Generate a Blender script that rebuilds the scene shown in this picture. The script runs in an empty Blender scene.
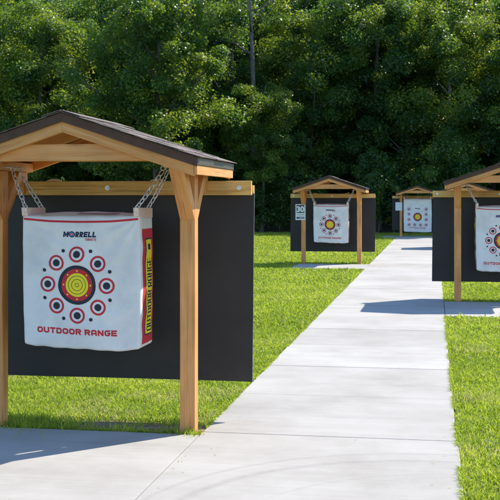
import bpy, bmesh, math, random
import numpy as np
from mathutils import Vector, Matrix, noise

# ------------------------------------------------------------------ camera, light, exposure
scene = bpy.context.scene
COL = scene.collection
R = math.radians
EYE = 1.6
cd = bpy.data.cameras.new('camera'); cam = bpy.data.objects.new('camera', cd); COL.objects.link(cam)
cam.location = (0, 0, EYE); cam.rotation_euler = (R(90), 0, R(9.76))
cd.sensor_width = 36; cd.lens = 77.04; cd.shift_y = -0.102; cd.clip_start = 0.05; cd.clip_end = 2000
cd.dof.use_dof = True; cd.dof.focus_distance = 7.6; cd.dof.aperture_fstop = 13
scene.camera = cam

SUN_EL, SUN_AZ = R(47.5), R(43.6)
w = bpy.data.worlds.new('World'); scene.world = w; w.use_nodes = True
nt = w.node_tree; bg = nt.nodes['Background']
sky = nt.nodes.new('ShaderNodeTexSky'); sky.sky_type = 'NISHITA'; sky.sun_disc = False
sky.sun_elevation = SUN_EL; sky.sun_rotation = SUN_AZ; sky.air_density = 1.0; sky.dust_density = 0.2; sky.ozone_density = 6.0
nt.links.new(sky.outputs[0], bg.inputs[0]); bg.inputs[1].default_value = 0.15
sd = bpy.data.lights.new('sun', 'SUN'); sun = bpy.data.objects.new('sun', sd); COL.objects.link(sun)
sd.energy = 4.0; sd.angle = R(0.5); sd.color = (1.0, 0.93, 0.82)
dv = Vector((-math.sin(SUN_AZ) * math.cos(SUN_EL), -math.cos(SUN_AZ) * math.cos(SUN_EL), -math.sin(SUN_EL)))
sun.rotation_euler = dv.to_track_quat('-Z', 'Y').to_euler()
scene.view_settings.view_transform = 'Standard'; scene.view_settings.look = 'None'
scene.view_settings.exposure = 0.95; scene.view_settings.gamma = 1.0
scene.view_settings.use_curve_mapping = False
scene.render.engine = 'CYCLES'
scene.cycles.max_bounces = 8; scene.cycles.transparent_max_bounces = 8

rng = np.random.default_rng(7)
random.seed(7)

# ------------------------------------------------------------------ materials
def newmat(name):
    m = bpy.data.materials.new(name); m.use_nodes = True
    n = m.node_tree.nodes; l = m.node_tree.links
    return m, n, l, n['Principled BSDF']

def N(n, t, **kw):
    x = n.new(t)
    for k, v in kw.items(): setattr(x, k, v)
    return x

def ramp(n, stops):
    r = n.new('ShaderNodeValToRGB'); e = r.color_ramp.elements
    while len(e) < len(stops): e.new(0.5)
    for i, (p, c) in enumerate(stops):
        e[i].position = p; e[i].color = (*c, 1)
    return r

def plain(name, col, rough=0.6, metal=0.0, nz=0.12, scale=30, bump=0.0):
    m, n, l, b = newmat(name)
    tc = N(n, 'ShaderNodeTexCoord'); no = N(n, 'ShaderNodeTexNoise'); no.inputs['Scale'].default_value = scale
    no.inputs['Detail'].default_value = 4
    l.new(tc.outputs['Object'], no.inputs['Vector'])
    r = ramp(n, [(0.3, tuple(c * (1 - nz) for c in col)), (0.7, tuple(min(1, c * (1 + nz)) for c in col))])
    l.new(no.outputs[0], r.inputs[0]); l.new(r.outputs[0], b.inputs['Base Color'])
    b.inputs['Roughness'].default_value = rough; b.inputs['Metallic'].default_value = metal
    if bump:
        bp = N(n, 'ShaderNodeBump'); bp.inputs['Strength'].default_value = bump; bp.inputs['Distance'].default_value = 0.01
        l.new(no.outputs[0], bp.inputs['Height']); l.new(bp.outputs[0], b.inputs['Normal'])
    return m

def wood(name, axis, cols, roll=0.0, rx=0.0, knots=0.5, fine=1.0):
    """Sawn timber whose grain runs along one axis of the object."""
    m, n, l, b = newmat(name)
    tc = N(n, 'ShaderNodeTexCoord'); oi = N(n, 'ShaderNodeObjectInfo')
    off = N(n, 'ShaderNodeVectorMath', operation='SCALE'); off.inputs[0].default_value = (7.1, 3.7, 5.3)
    l.new(oi.outputs['Random'], off.inputs['Scale'])
    add = N(n, 'ShaderNodeVectorMath', operation='ADD')
    rot = N(n, 'ShaderNodeMapping'); rot.inputs['Rotation'].default_value = (rx, roll, 0)
    l.new(tc.outputs['Object'], rot.inputs[0]); l.new(rot.outputs[0], add.inputs[0]); l.new(off.outputs[0], add.inputs[1])
    def mp(long, cross):
        q = N(n, 'ShaderNodeMapping'); s = [cross] * 3; s[axis] = long
        q.inputs['Scale'].default_value = s; l.new(add.outputs[0], q.inputs[0]); return q
    a = N(n, 'ShaderNodeTexNoise'); a.inputs['Scale'].default_value = 1; a.inputs['Detail'].default_value = 5; a.inputs['Roughness'].default_value = 0.6
    a.inputs['Distortion'].default_value = 0.6
    l.new(mp(1.6, 34 * fine).outputs[0], a.inputs['Vector'])
    f = N(n, 'ShaderNodeTexNoise'); f.inputs['Scale'].default_value = 1; f.inputs['Detail'].default_value = 3
    l.new(mp(8, 220 * fine).outputs[0], f.inputs['Vector'])
    mx = N(n, 'ShaderNodeMath', operation='MULTIPLY_ADD'); mx.inputs[1].default_value = 0.35
    l.new(f.outputs[0], mx.inputs[0]); l.new(a.outputs[0], mx.inputs[2])
    r = ramp(n, [(0.45, cols[0]), (0.62, cols[1]), (0.85, cols[2])])
    l.new(mx.outputs[0], r.inputs[0])
    # knots
    v = N(n, 'ShaderNodeTexVoronoi'); v.inputs['Scale'].default_value = 1; l.new(mp(2.2, 9).outputs[0], v.inputs['Vector'])
    kr = ramp(n, [(0.03, (1, 1, 1)), (0.16, (0, 0, 0))]); l.new(v.outputs['Distance'], kr.inputs[0])
    mm = N(n, 'ShaderNodeMath', operation='MULTIPLY'); mm.inputs[1].default_value = knots; l.new(kr.outputs[0], mm.inputs[0])
    mix = N(n, 'ShaderNodeMix', data_type='RGBA'); l.new(mm.outputs[0], mix.inputs[0]); l.new(r.outputs[0], mix.inputs[6])
    mix.inputs[7].default_value = (*[c * 0.45 for c in cols[0]], 1)
    # drying cracks
    ck = N(n, 'ShaderNodeTexNoise'); ck.inputs['Scale'].default_value = 1; ck.inputs['Detail'].default_value = 3
    l.new(mp(1.1, 60).outputs[0], ck.inputs['Vector'])
    cr = ramp(n, [(0.34, (1, 1, 1)), (0.37, (0, 0, 0))]); l.new(ck.outputs[0], cr.inputs[0])
    mc = N(n, 'ShaderNodeMath', operation='MULTIPLY'); mc.inputs[1].default_value = 0.5; l.new(cr.outputs[0], mc.inputs[0])
    mix2 = N(n, 'ShaderNodeMix', data_type='RGBA'); l.new(mc.outputs[0], mix2.inputs[0]); l.new(mix.outputs[2], mix2.inputs[6])
    mix2.inputs[7].default_value = (*[c * 0.35 for c in cols[0]], 1)
    # broad tone variation and weathering
    g = N(n, 'ShaderNodeTexNoise'); g.inputs['Scale'].default_value = 3.0; g.inputs['Detail'].default_value = 5; l.new(add.outputs[0], g.inputs['Vector'])
    gr = ramp(n, [(0.3, (0.80, 0.79, 0.78)), (0.7, (1.08, 1.06, 1.05))]); l.new(g.outputs[0], gr.inputs[0])
    mu = N(n, 'ShaderNodeMix', data_type='RGBA', blend_type='MULTIPLY'); mu.inputs[0].default_value = 1
    l.new(mix2.outputs[2], mu.inputs[6]); l.new(gr.outputs[0], mu.inputs[7]); l.new(mu.outputs[2], b.inputs['Base Color'])
    b.inputs['Roughness'].default_value = 0.62
    bp = N(n, 'ShaderNodeBump'); bp.inputs['Strength'].default_value = 0.35; bp.inputs['Distance'].default_value = 0.003
    l.new(mx.outputs[0], bp.inputs['Height']); l.new(bp.outputs[0], b.inputs['Normal'])
    return m

CED = [(0.60, 0.232, 0.058), (0.72, 0.308, 0.085), (0.80, 0.39, 0.135)]
WX = wood('stained_cedar_x', 0, CED); WY = wood('stained_cedar_y', 1, CED); WZ = wood('stained_cedar_z', 2, CED)
WRL = wood('stained_cedar_rafter_a', 0, CED, roll=R(18)); WRR = wood('stained_cedar_rafter_b', 0, CED, roll=R(-18))
WBF = wood('stained_cedar_brace_a', 2, CED, rx=R(-45), knots=0.25); WBR = wood('stained_cedar_brace_b', 2, CED, rx=R(45), knots=0.25)
PLY = wood('plywood', 1, [(0.48, 0.18, 0.045), (0.58, 0.24, 0.065), (0.66, 0.30, 0.09)], fine=0.4)
PINE = wood('treated_pine', 0, [(0.56, 0.27, 0.06), (0.78, 0.46, 0.12), (0.86, 0.57, 0.20)], knots=0.8, fine=0.6)
PALE = plain('pale_weathered_board', (0.80, 0.60, 0.50), 0.8, nz=0.15, scale=60)
TRIM = plain('dark_brown_trim', (0.090, 0.045, 0.026), 0.85, nz=0.2, scale=14)
DRIP = plain('drip_edge_metal', (0.075, 0.062, 0.040), 0.5, 0.0, nz=0.15, scale=10)
EDGE = plain('grey_belt_edge', (0.16, 0.15, 0.15), 0.7)
STEEL = plain('galvanised_steel', (0.72, 0.73, 0.73), 0.42, 0.55, nz=0.2, scale=80)
BRASS = plain('snap_hook_blue', (0.10, 0.20, 0.55), 0.4, 0.2)
BAGW = None

def shingle_mat():
    m, n, l, b = newmat('asphalt_shingle')
    g = N(n, 'ShaderNodeNewGeometry'); tc = N(n, 'ShaderNodeTexCoord')
    r = ramp(n, [(0.0, (0.095, 0.073, 0.060)), (0.5, (0.15, 0.118, 0.098)), (1.0, (0.20, 0.162, 0.138))])
    l.new(g.outputs['Random Per Island'], r.inputs[0])
    no = N(n, 'ShaderNodeTexNoise'); no.inputs['Scale'].default_value = 260; no.inputs['Detail'].default_value = 3
    l.new(tc.outputs['Object'], no.inputs['Vector'])
    q = ramp(n, [(0.35, (0.55, 0.55, 0.55)), (0.68, (1.6, 1.58, 1.55))]); l.new(no.outputs[0], q.inputs[0])
    mu = N(n, 'ShaderNodeMix', data_type='RGBA', blend_type='MULTIPLY'); mu.inputs[0].default_value = 1
    l.new(r.outputs[0], mu.inputs[6]); l.new(q.outputs[0], mu.inputs[7]); l.new(mu.outputs[2], b.inputs['Base Color'])
    b.inputs['Roughness'].default_value = 0.85
    bp = N(n, 'ShaderNodeBump'); bp.inputs['Strength'].default_value = 0.5; bp.inputs['Distance'].default_value = 0.004
    l.new(no.outputs[0], bp.inputs['Height']); l.new(bp.outputs[0], b.inputs['Normal'])
    return m
SHI = shingle_mat()

def rubber_mat():
    m, n, l, b = newmat('black_rubber_mat')
    tc = N(n, 'ShaderNodeTexCoord')
    no = N(n, 'ShaderNodeTexNoise'); no.inputs['Scale'].default_value = 3; no.inputs['Detail'].default_value = 8; no.inputs['Roughness'].default_value = 0.7
    l.new(tc.outputs['Object'], no.inputs['Vector'])
    r = ramp(n, [(0.3, (0.017, 0.0145, 0.013)), (0.75, (0.028, 0.024, 0.022))]); l.new(no.outputs[0], r.inputs[0])
    # fine woven lines of conveyor belting
    mp = N(n, 'ShaderNodeMapping'); mp.inputs['Scale'].default_value = (1, 1, 1); l.new(tc.outputs['Object'], mp.inputs[0])
    wv = N(n, 'ShaderNodeTexWave', bands_direction='Z'); wv.inputs['Scale'].default_value = 26; wv.inputs['Distortion'].default_value = 1.2
    l.new(mp.outputs[0], wv.inputs['Vector'])
    # dusty scuffs
    d = N(n, 'ShaderNodeTexNoise'); d.inputs['Scale'].default_value = 1.2; d.inputs['Detail'].default_value = 9; l.new(tc.outputs['Object'], d.inputs['Vector'])
    dr = ramp(n, [(0.5, (0, 0, 0)), (0.8, (1, 1, 1))]); l.new(d.outputs[0], dr.inputs[0])
    k = N(n, 'ShaderNodeMath', operation='MULTIPLY'); k.inputs[1].default_value = 0.32; l.new(dr.outputs[0], k.inputs[0])
    mix = N(n, 'ShaderNodeMix', data_type='RGBA'); l.new(k.outputs[0], mix.inputs[0]); l.new(r.outputs[0], mix.inputs[6])
    mix.inputs[7].default_value = (0.11, 0.10, 0.09, 1); l.new(mix.outputs[2], b.inputs['Base Color'])
    b.inputs['Roughness'].default_value = 0.6
    bp = N(n, 'ShaderNodeBump'); bp.inputs['Strength'].default_value = 0.10; bp.inputs['Distance'].default_value = 0.002
    l.new(wv.outputs['Fac'], bp.inputs['Height']); l.new(bp.outputs[0], b.inputs['Normal'])
    return m
RUB = rubber_mat()

def cloth(name, col, dirt=0.25, rough=0.75):
    m, n, l, b = newmat(name)
    tc = N(n, 'ShaderNodeTexCoord')
    no = N(n, 'ShaderNodeTexNoise'); no.inputs['Scale'].default_value = 4; no.inputs['Detail'].default_value = 8; no.inputs['Roughness'].default_value = 0.65
    l.new(tc.outputs['Object'], no.inputs['Vector'])
    r = ramp(n, [(0.35, tuple(c * (1 - dirt) for c in col)), (0.6, col)]); l.new(no.outputs[0], r.inputs[0])
    l.new(r.outputs[0], b.inputs['Base Color']); b.inputs['Roughness'].default_value = rough
    w2 = N(n, 'ShaderNodeTexNoise'); w2.inputs['Scale'].default_value = 420; l.new(tc.outputs['Object'], w2.inputs['Vector'])
    bp = N(n, 'ShaderNodeBump'); bp.inputs['Strength'].default_value = 0.15; bp.inputs['Distance'].default_value = 0.002
    l.new(w2.outputs[0], bp.inputs['Height']); l.new(bp.outputs[0], b.inputs['Normal'])
    return m
BAGW = cloth('white_woven_bag', (0.80, 0.765, 0.715), 0.16)
PRED = cloth('red_print', (0.60, 0.025, 0.035), 0.12)
PBLK = cloth('dark_print', (0.022, 0.025, 0.035), 0.1)
PNAVY = cloth('navy_print', (0.010, 0.018, 0.065), 0.1)
PYEL = cloth('yellow_print', (0.92, 0.74, 0.018), 0.08)
PBLUE = cloth('blue_print', (0.03, 0.25, 0.55), 0.1)
PPINK = cloth('faded_pink_print', (0.55, 0.28, 0.33), 0.2)
SWHT = plain('sign_white', (0.75, 0.78, 0.77), 0.4, nz=0.05)
SGRN = plain('sign_dark_green', (0.012, 0.030, 0.018), 0.4)
SOLV = plain('sign_olive', (0.25, 0.27, 0.10), 0.4)
SBLU = plain('sign_pale', (0.66, 0.72, 0.74), 0.4, nz=0.08, scale=12)

def concrete_mat():
    m, n, l, b = newmat('broomed_concrete')
    tc = N(n, 'ShaderNodeTexCoord'); g = N(n, 'ShaderNodeNewGeometry')
    base = ramp(n, [(0.0, (0.372, 0.352, 0.318)), (0.5, (0.405, 0.384, 0.348)), (1.0, (0.435, 0.414, 0.377))])
    l.new(g.outputs['Random Per Island'], base.inputs[0])
    a = N(n, 'ShaderNodeTexNoise'); a.inputs['Scale'].default_value = 0.9; a.inputs['Detail'].default_value = 9; a.inputs['Roughness'].default_value = 0.68
    l.new(tc.outputs['Object'], a.inputs['Vector'])
    ar = ramp(n, [(0.32, (0.80, 0.785, 0.76)), (0.60, (1.03, 1.03, 1.03))]); l.new(a.outputs[0], ar.inputs[0])
    mu = N(n, 'ShaderNodeMix', data_type='RGBA', blend_type='MULTIPLY'); mu.inputs[0].default_value = 1
    l.new(base.outputs[0], mu.inputs[6]); l.new(ar.outputs[0], mu.inputs[7])
    mp = N(n, 'ShaderNodeMapping'); mp.inputs['Scale'].default_value = (0.7, 55, 1); l.new(tc.outputs['Object'], mp.inputs[0])
    s = N(n, 'ShaderNodeTexNoise'); s.inputs['Scale'].default_value = 1; s.inputs['Detail'].default_value = 5; l.new(mp.outputs[0], s.inputs['Vector'])
    sr = ramp(n, [(0.3, (0.94, 0.94, 0.94)), (0.7, (1.03, 1.03, 1.03))]); l.new(s.outputs[0], sr.inputs[0])
    m2 = N(n, 'ShaderNodeMix', data_type='RGBA', blend_type='MULTIPLY'); m2.inputs[0].default_value = 1
    l.new(mu.outputs[2], m2.inputs[6]); l.new(sr.outputs[0], m2.inputs[7])
    mpb = N(n, 'ShaderNodeMapping'); mpb.inputs['Scale'].default_value = (0.35, 4.5, 1); l.new(tc.outputs['Object'], mpb.inputs[0])
    s2 = N(n, 'ShaderNodeTexNoise'); s2.inputs['Scale'].default_value = 1; s2.inputs['Detail'].default_value = 3; l.new(mpb.outputs[0], s2.inputs['Vector'])
    s2r = ramp(n, [(0.35, (0.95, 0.947, 0.942)), (0.62, (1.02, 1.02, 1.02))]); l.new(s2.outputs[0], s2r.inputs[0])
    m3 = N(n, 'ShaderNodeMix', data_type='RGBA', blend_type='MULTIPLY'); m3.inputs[0].default_value = 1
    l.new(m2.outputs[2], m3.inputs[6]); l.new(s2r.outputs[0], m3.inputs[7])
    last = m3.outputs[2]
    # faint curved tyre marks: thin broken arcs
    sep = N(n, 'ShaderNodeSeparateXYZ'); l.new(tc.outputs['Object'], sep.inputs[0])
    def arc(cx, cy, rad, wid, amt):
        nonlocal last
        c = N(n, 'ShaderNodeVectorMath', operation='DISTANCE'); l.new(tc.outputs['Object'], c.inputs[0]); c.inputs[1].default_value = (cx, cy, 0)
        d = N(n, 'ShaderNodeMath', operation='SUBTRACT'); l.new(c.outputs['Value'], d.inputs[0]); d.inputs[1].default_value = rad
        ab = N(n, 'ShaderNodeMath', operation='ABSOLUTE'); l.new(d.outputs[0], ab.inputs[0])
        rr = ramp(n, [(0.0, (1, 1, 1)), (wid, (0, 0, 0))]); l.new(ab.outputs[0], rr.inputs[0])
        k = N(n, 'ShaderNodeTexNoise'); k.inputs['Scale'].default_value = 14; l.new(tc.outputs['Object'], k.inputs['Vector'])
        k2 = N(n, 'ShaderNodeMath', operation='MULTIPLY'); l.new(rr.outputs[0], k2.inputs[0]); l.new(k.outputs[0], k2.inputs[1])
        k3 = N(n, 'ShaderNodeMath', operation='MULTIPLY'); l.new(k2.outputs[0], k3.inputs[0]); k3.inputs[1].default_value = amt
        mx = N(n, 'ShaderNodeMix', data_type='RGBA'); l.new(k3.outputs[0], mx.inputs[0]); l.new(last, mx.inputs[6])
        mx.inputs[7].default_value = (0.22, 0.205, 0.19, 1); last = mx.outputs[2]
    arc(0.05, 5.2, 1.42, 0.05, 0.75); arc(0.05, 5.2, 1.60, 0.03, 0.55); arc(0.3, 5.0, 1.35, 0.02, 0.3)
    l.new(last, b.inputs['Base Color'])
    b.inputs['Roughness'].default_value = 0.85
    f = N(n, 'ShaderNodeTexNoise'); f.inputs['Scale'].default_value = 180; f.inputs['Detail'].default_value = 4; l.new(tc.outputs['Object'], f.inputs['Vector'])
    ad = N(n, 'ShaderNodeMath', operation='ADD'); l.new(f.outputs[0], ad.inputs[0]); l.new(s.outputs[0], ad.inputs[1])
    bp = N(n, 'ShaderNodeBump'); bp.inputs['Strength'].default_value = 0.22; bp.inputs['Distance'].default_value = 0.004
    l.new(ad.outputs[0], bp.inputs['Height']); l.new(bp.outputs[0], b.inputs['Normal'])
    return m
CON = concrete_mat()
JOINT = plain('joint_filler', (0.10, 0.085, 0.07), 0.9, nz=0.3, scale=8)

def soil_mat():
    m, n, l, b = newmat('lawn_soil')
    tc = N(n, 'ShaderNodeTexCoord')
    a = N(n, 'ShaderNodeTexNoise'); a.inputs['Scale'].default_value = 7; a.inputs['Detail'].default_value = 10; a.inputs['Roughness'].default_value = 0.7
    l.new(tc.outputs['Object'], a.inputs['Vector'])
    r = ramp(n, [(0.3, (0.045, 0.060, 0.012)), (0.5, (0.085, 0.120, 0.018)), (0.72, (0.17, 0.155, 0.060))])
    l.new(a.outputs[0], r.inputs[0]); l.new(r.outputs[0], b.inputs['Base Color']); b.inputs['Roughness'].default_value = 1
    bp = N(n, 'ShaderNodeBump'); bp.inputs['Strength'].default_value = 0.8; bp.inputs['Distance'].default_value = 0.02
    l.new(a.outputs[0], bp.inputs['Height']); l.new(bp.outputs[0], b.inputs['Normal'])
    return m
SOIL = soil_mat()
DIRT = plain('bare_dirt', (0.25, 0.165, 0.095), 0.95, nz=0.5, scale=35, bump=0.9)
LITTER = plain('leaf_litter', (0.035, 0.028, 0.016), 0.95, nz=0.5, scale=3)

def leafy(name, cols, trans, tfac=0.45, rough=0.5, spec=0.5):
    m, n, l, b = newmat(name)
    at = N(n, 'ShaderNodeAttribute'); at.attribute_name = 'tone'
    st = [(i / (len(cols) - 1), c) for i, c in enumerate(cols)]
    r = ramp(n, st); l.new(at.outputs['Fac'], r.inputs[0]); l.new(r.outputs[0], b.inputs['Base Color'])
    b.inputs['Roughness'].default_value = rough; b.inputs['Specular IOR Level'].default_value = spec
    t = N(n, 'ShaderNodeBsdfTranslucent')
    r2 = ramp(n, [(i / (len(trans) - 1), c) for i, c in enumerate(trans)]); l.new(at.outputs['Fac'], r2.inputs[0]); l.new(r2.outputs[0], t.inputs[0])
    mx = N(n, 'ShaderNodeMixShader'); mx.inputs[0].default_value = tfac
    l.new(b.outputs[0], mx.inputs[1]); l.new(t.outputs[0], mx.inputs[2]); l.new(mx.outputs[0], n['Material Output'].inputs[0])
    return m
GRASS = leafy('grass_blades', [(0.12, 0.185, 0.024), (0.24, 0.31, 0.036), (0.38, 0.44, 0.065), (0.56, 0.50, 0.25)],
              [(0.25, 0.38, 0.016), (0.43, 0.56, 0.03), (0.62, 0.69, 0.06), (0.62, 0.54, 0.22)], 0.5, 0.6, 0.3)
LEAF_A = leafy('oak_leaves', [(0.034, 0.082, 0.030), (0.074, 0.138, 0.031), (0.18, 0.25, 0.045)],
               [(0.18, 0.34, 0.022), (0.36, 0.50, 0.025), (0.62, 0.68, 0.05)], 0.40, 0.42, 0.40)
LEAF_B = leafy('dark_leaves', [(0.028, 0.074, 0.034), (0.060, 0.122, 0.034), (0.14, 0.215, 0.042)],
               [(0.13, 0.30, 0.025), (0.28, 0.45, 0.025), (0.52, 0.62, 0.04)], 0.40, 0.42, 0.40)
BARK = plain('bark', (0.10, 0.085, 0.07), 0.9, nz=0.4, scale=9, bump=0.8)
BARKP = plain('pale_bark', (0.13, 0.12, 0.10), 0.9, nz=0.35, scale=7, bump=0.8)

# ------------------------------------------------------------------ helpers
def tag(o, label=None, cat=None, group=None, kind=None):
    if label: o['label'] = label
    if cat: o['category'] = cat
    if group: o['group'] = group
    if kind: o['kind'] = kind
    return o

def link(name, me, parent=None, loc=None):
    o = bpy.data.objects.new(name, me); COL.objects.link(o)
    if parent: o.parent = parent
    if loc: o.location = loc
    return o

def empty(name, loc=(0, 0, 0)):
    o = bpy.data.objects.new(name, None); COL.objects.link(o); o.location = loc; o.empty_display_size = 0.2
    return o

def copy_tree(o, parent=None):
    c = o.copy(); COL.objects.link(c); c.parent = parent
    for ch in [x for x in bpy.data.objects if x.parent == o]: copy_tree(ch, c)
    return c

def prism(name, poly, a0, a1, mat, parent, axis='Y', bevel=0.004, loc=(0, 0, 0)):
    """poly: (x,z) pairs extruded along Y, or (y,z) pairs extruded along X."""
    bm = bmesh.new()
    def P(p, a): return (p[0], a, p[1]) if axis == 'Y' else (a, p[0], p[1])
    A = [bm.verts.new(P(p, a0)) for p in poly]; B = [bm.verts.new(P(p, a1)) for p in poly]
    k = len(poly); bm.faces.new(A); bm.faces.new(B[::-1])
    for i in range(k): bm.faces.new((A[i], B[i], B[(i + 1) % k], A[(i + 1) % k]))
    bmesh.ops.recalc_face_normals(bm, faces=bm.faces)
    if bevel: bmesh.ops.bevel(bm, geom=bm.edges[:], offset=bevel, segments=2, affect='EDGES', profile=0.6)
    me = bpy.data.meshes.new(name); bm.to_mesh(me); bm.free(); me.materials.append(mat)
    return link(name, me, parent, loc)

def box(name, x0, x1, y0, y1, z0, z1, mat, parent=None, bevel=0.004):
    return prism(name, [(x0, z0), (x1, z0), (x1, z1), (x0, z1)], y0, y1, mat, parent, 'Y', bevel)

def tube_bm(bm, pts, rads, seg=8, closed=False, caps=True):
    pts = [Vector(p) for p in pts]; k = len(pts); rings = []
    up = Vector((0, 0, 1)); prevn = None
    for i, p in enumerate(pts):
        if closed: t = (pts[(i + 1) % k] - pts[i - 1]).normalized()
        else: t = (pts[min(i + 1, k - 1)] - pts[max(i - 1, 0)]).normalized()
        if prevn is None:
            a = t.cross(up)
            if a.length < 1e-3: a = t.cross(Vector((1, 0, 0)))
            a.normalize()
        else:
            a = (prevn - t * prevn.dot(t)).normalized()
        prevn = a; b = t.cross(a)
        r = rads[i] if hasattr(rads, '__len__') else rads
        rings.append([bm.verts.new(p + (a * math.cos(2 * math.pi * j / seg) + b * math.sin(2 * math.pi * j / seg)) * r) for j in range(seg)])
    for i in range(k if closed else k - 1):
        A, B = rings[i], rings[(i + 1) % k]
        for j in range(seg): bm.faces.new((A[j], A[(j + 1) % seg], B[(j + 1) % seg], B[j]))
    if caps and not closed:
        bm.faces.new(rings[0][::-1]); bm.faces.new(rings[-1])

def bm_obj(name, bm, mats, parent=None, smooth=True):
    bmesh.ops.recalc_face_normals(bm, faces=bm.faces)
    me = bpy.data.meshes.new(name); bm.to_mesh(me); bm.free()
    for m in (mats if isinstance(mats, list) else [mats]): me.materials.append(m)
    if smooth: me.shade_smooth()
    return link(name, me, parent)

def np_mesh(name, V, nper, tone, mat, smooth=False):
    """V: (n*nper,3) vertices, each run of nper vertices is one face; tone per face."""
    n = len(V) // nper
    me = bpy.data.meshes.new(name)
    me.vertices.add(len(V)); me.vertices.foreach_set('co', V.astype(np.float32).ravel())
    me.loops.add(len(V)); me.loops.foreach_set('vertex_index', np.arange(len(V), dtype=np.int32))
    me.polygons.add(n); me.polygons.foreach_set('loop_start', np.arange(n, dtype=np.int32) * nper)
    at = me.attributes.new('tone', 'FLOAT', 'FACE'); at.data.foreach_set('value', tone.astype(np.float32))
    me.update(calc_edges=True); me.materials.append(mat)
    return me

# ------------------------------------------------------------------ ground, path, pads
PX0, PX1 = -1.57, 0.15
def sheet(name, x0, x1, y0, y1, z, mat, nx=1, ny=1, wob=0.0):
    bm = bmesh.new(); g = []
    for j in range(ny + 1):
        row = []
        for i in range(nx + 1):
            x = x0 + (x1 - x0) * i / nx; y = y0 + (y1 - y0) * j / ny
            if wob and (j == 0): y += wob * noise.noise(Vector((x * 0.35, 3.1, 0))) + 0.4 * wob * noise.noise(Vector((x * 1.7, 9.1, 0)))
            row.append(bm.verts.new((x, y, z)))
        g.append(row)
    for j in range(ny):
        for i in range(nx): bm.faces.new((g[j][i], g[j][i + 1], g[j + 1][i + 1], g[j + 1][i]))
    me = bpy.data.meshes.new(name); bm.to_mesh(me); bm.free(); me.materials.append(mat)
    return tag(link(name, me), kind='structure')
sheet('ground', -500, 500, -300, 900, -0.030, SOIL)
sheet('forest_floor', -60, 40, 50.0, 130, -0.024, LITTER, 120, 2, wob=1.6)

def slabs(name, cells):
    """Concrete slabs with tooled edges, a narrow dark joint between neighbours."""
    bm = bmesh.new(); gap = 0.003
    for (x0, x1, y0, y1) in cells:
        r = bmesh.ops.create_cube(bm, size=1)['verts']
        cx, cy = (x0 + x1) / 2, (y0 + y1) / 2; dz = random.uniform(-0.0015, 0.0015)
        for v in r:
            v.co = Vector((cx + v.co.x * (x1 - x0 - 2 * gap), cy + v.co.y * (y1 - y0 - 2 * gap), -0.05 + v.co.z * 0.1 + dz))
    bmesh.ops.bevel(bm, geom=bm.edges[:], offset=0.007, segments=2, affect='EDGES', profile=0.7)
    me = bpy.data.meshes.new(name); bm.to_mesh(me); bm.free(); me.materials.append(CON)
    return tag(link(name, me), kind='structure')
cells = []; y = 7.20 - 1.5 * 6
while y < 46.9:
    if abs(y - 5.7) < 0.1: y += 1.5; continue
    if abs(y - 4.2) < 0.1: cells.append((PX0, PX1 + 0.012, y, y + 3.0 - 0.004))
    else: cells.append((PX0, PX1, y, min(y + 1.5, 47.0)))
    y += 1.5
slabs('path', cells)
PADS = [(-3.95, PX0, 5.31, 7.11), (PX1, 2.75, 14.85, 17.02), (-3.30, PX0, 24.6, 26.35), (PX1, 2.75, 33.6, 35.85), (-2.15, PX0, 44.6, 47.0)]
slabs('concrete_pad', [PADS[0]])
for p in PADS[1:]: slabs('concrete_pad', [p])
tag(box('joint_strip', PX0 - 0.01, PX1 - 0.02, -1.7, 46.9, -0.028, -0.012, JOINT, None, 0), kind='structure')

def bare_amount(x, y):
    """Bare worn soil near posts and under the hanging target, 0..1 (numpy)."""
    b = np.zeros_like(x)
    for (cx, cy) in ((-1.95, 7.33), (-1.6, 7.35), (-2.35, 7.4)):
        b = np.maximum(b, 1 - np.hypot((x - cx) / 0.42, (y - cy) / 0.20))
    return np.clip(b, 0, 1)
# worn dirt patch by the post of the nearest shelter
bm = bmesh.new()
c = bm.verts.new((-1.98, 7.33, -0.020)); ring = []
for k in range(40):
    a = 2 * math.pi * k / 40; q = 1 + 0.35 * noise.noise(Vector((math.cos(a) * 1.7, math.sin(a) * 1.7, 5)))
    ring.append(bm.verts.new((-1.98 + math.cos(a) * 0.62 * q, 7.35 + math.sin(a) * 0.19 * q, -0.022)))
for k in range(40): bm.faces.new((c, ring[k], ring[(k + 1) % 40]))
tag(bm_obj('dirt_patch', bm, DIRT, None, False), kind='structure')

# ------------------------------------------------------------------ shelter
HW, PITCH, PH = 0.89, R(18.2), 0.695          # roof half width, pitch, half post spacing
YF, YB = -0.62, 0.60                          # roof front and back (relative to posts)
TAN = math.tan(PITCH); COS = math.cos(PITCH); SIN = math.sin(PITCH)
ZA = 2.158                                    # top of deck at the ridge

def slope_poly(s, t0, t1, x1=HW, x0=0.0):
    """A band under the roof surface between vertical depths t0 and t1 on side s."""
    f = lambda x: ZA - abs(x) * TAN
    p = [(s * x0, f(x0) - t0), (s * x1, f(x1) - t0), (s * x1, f(x1) - t1), (s * x0, f(x0) - t1)]
    return p

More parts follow.
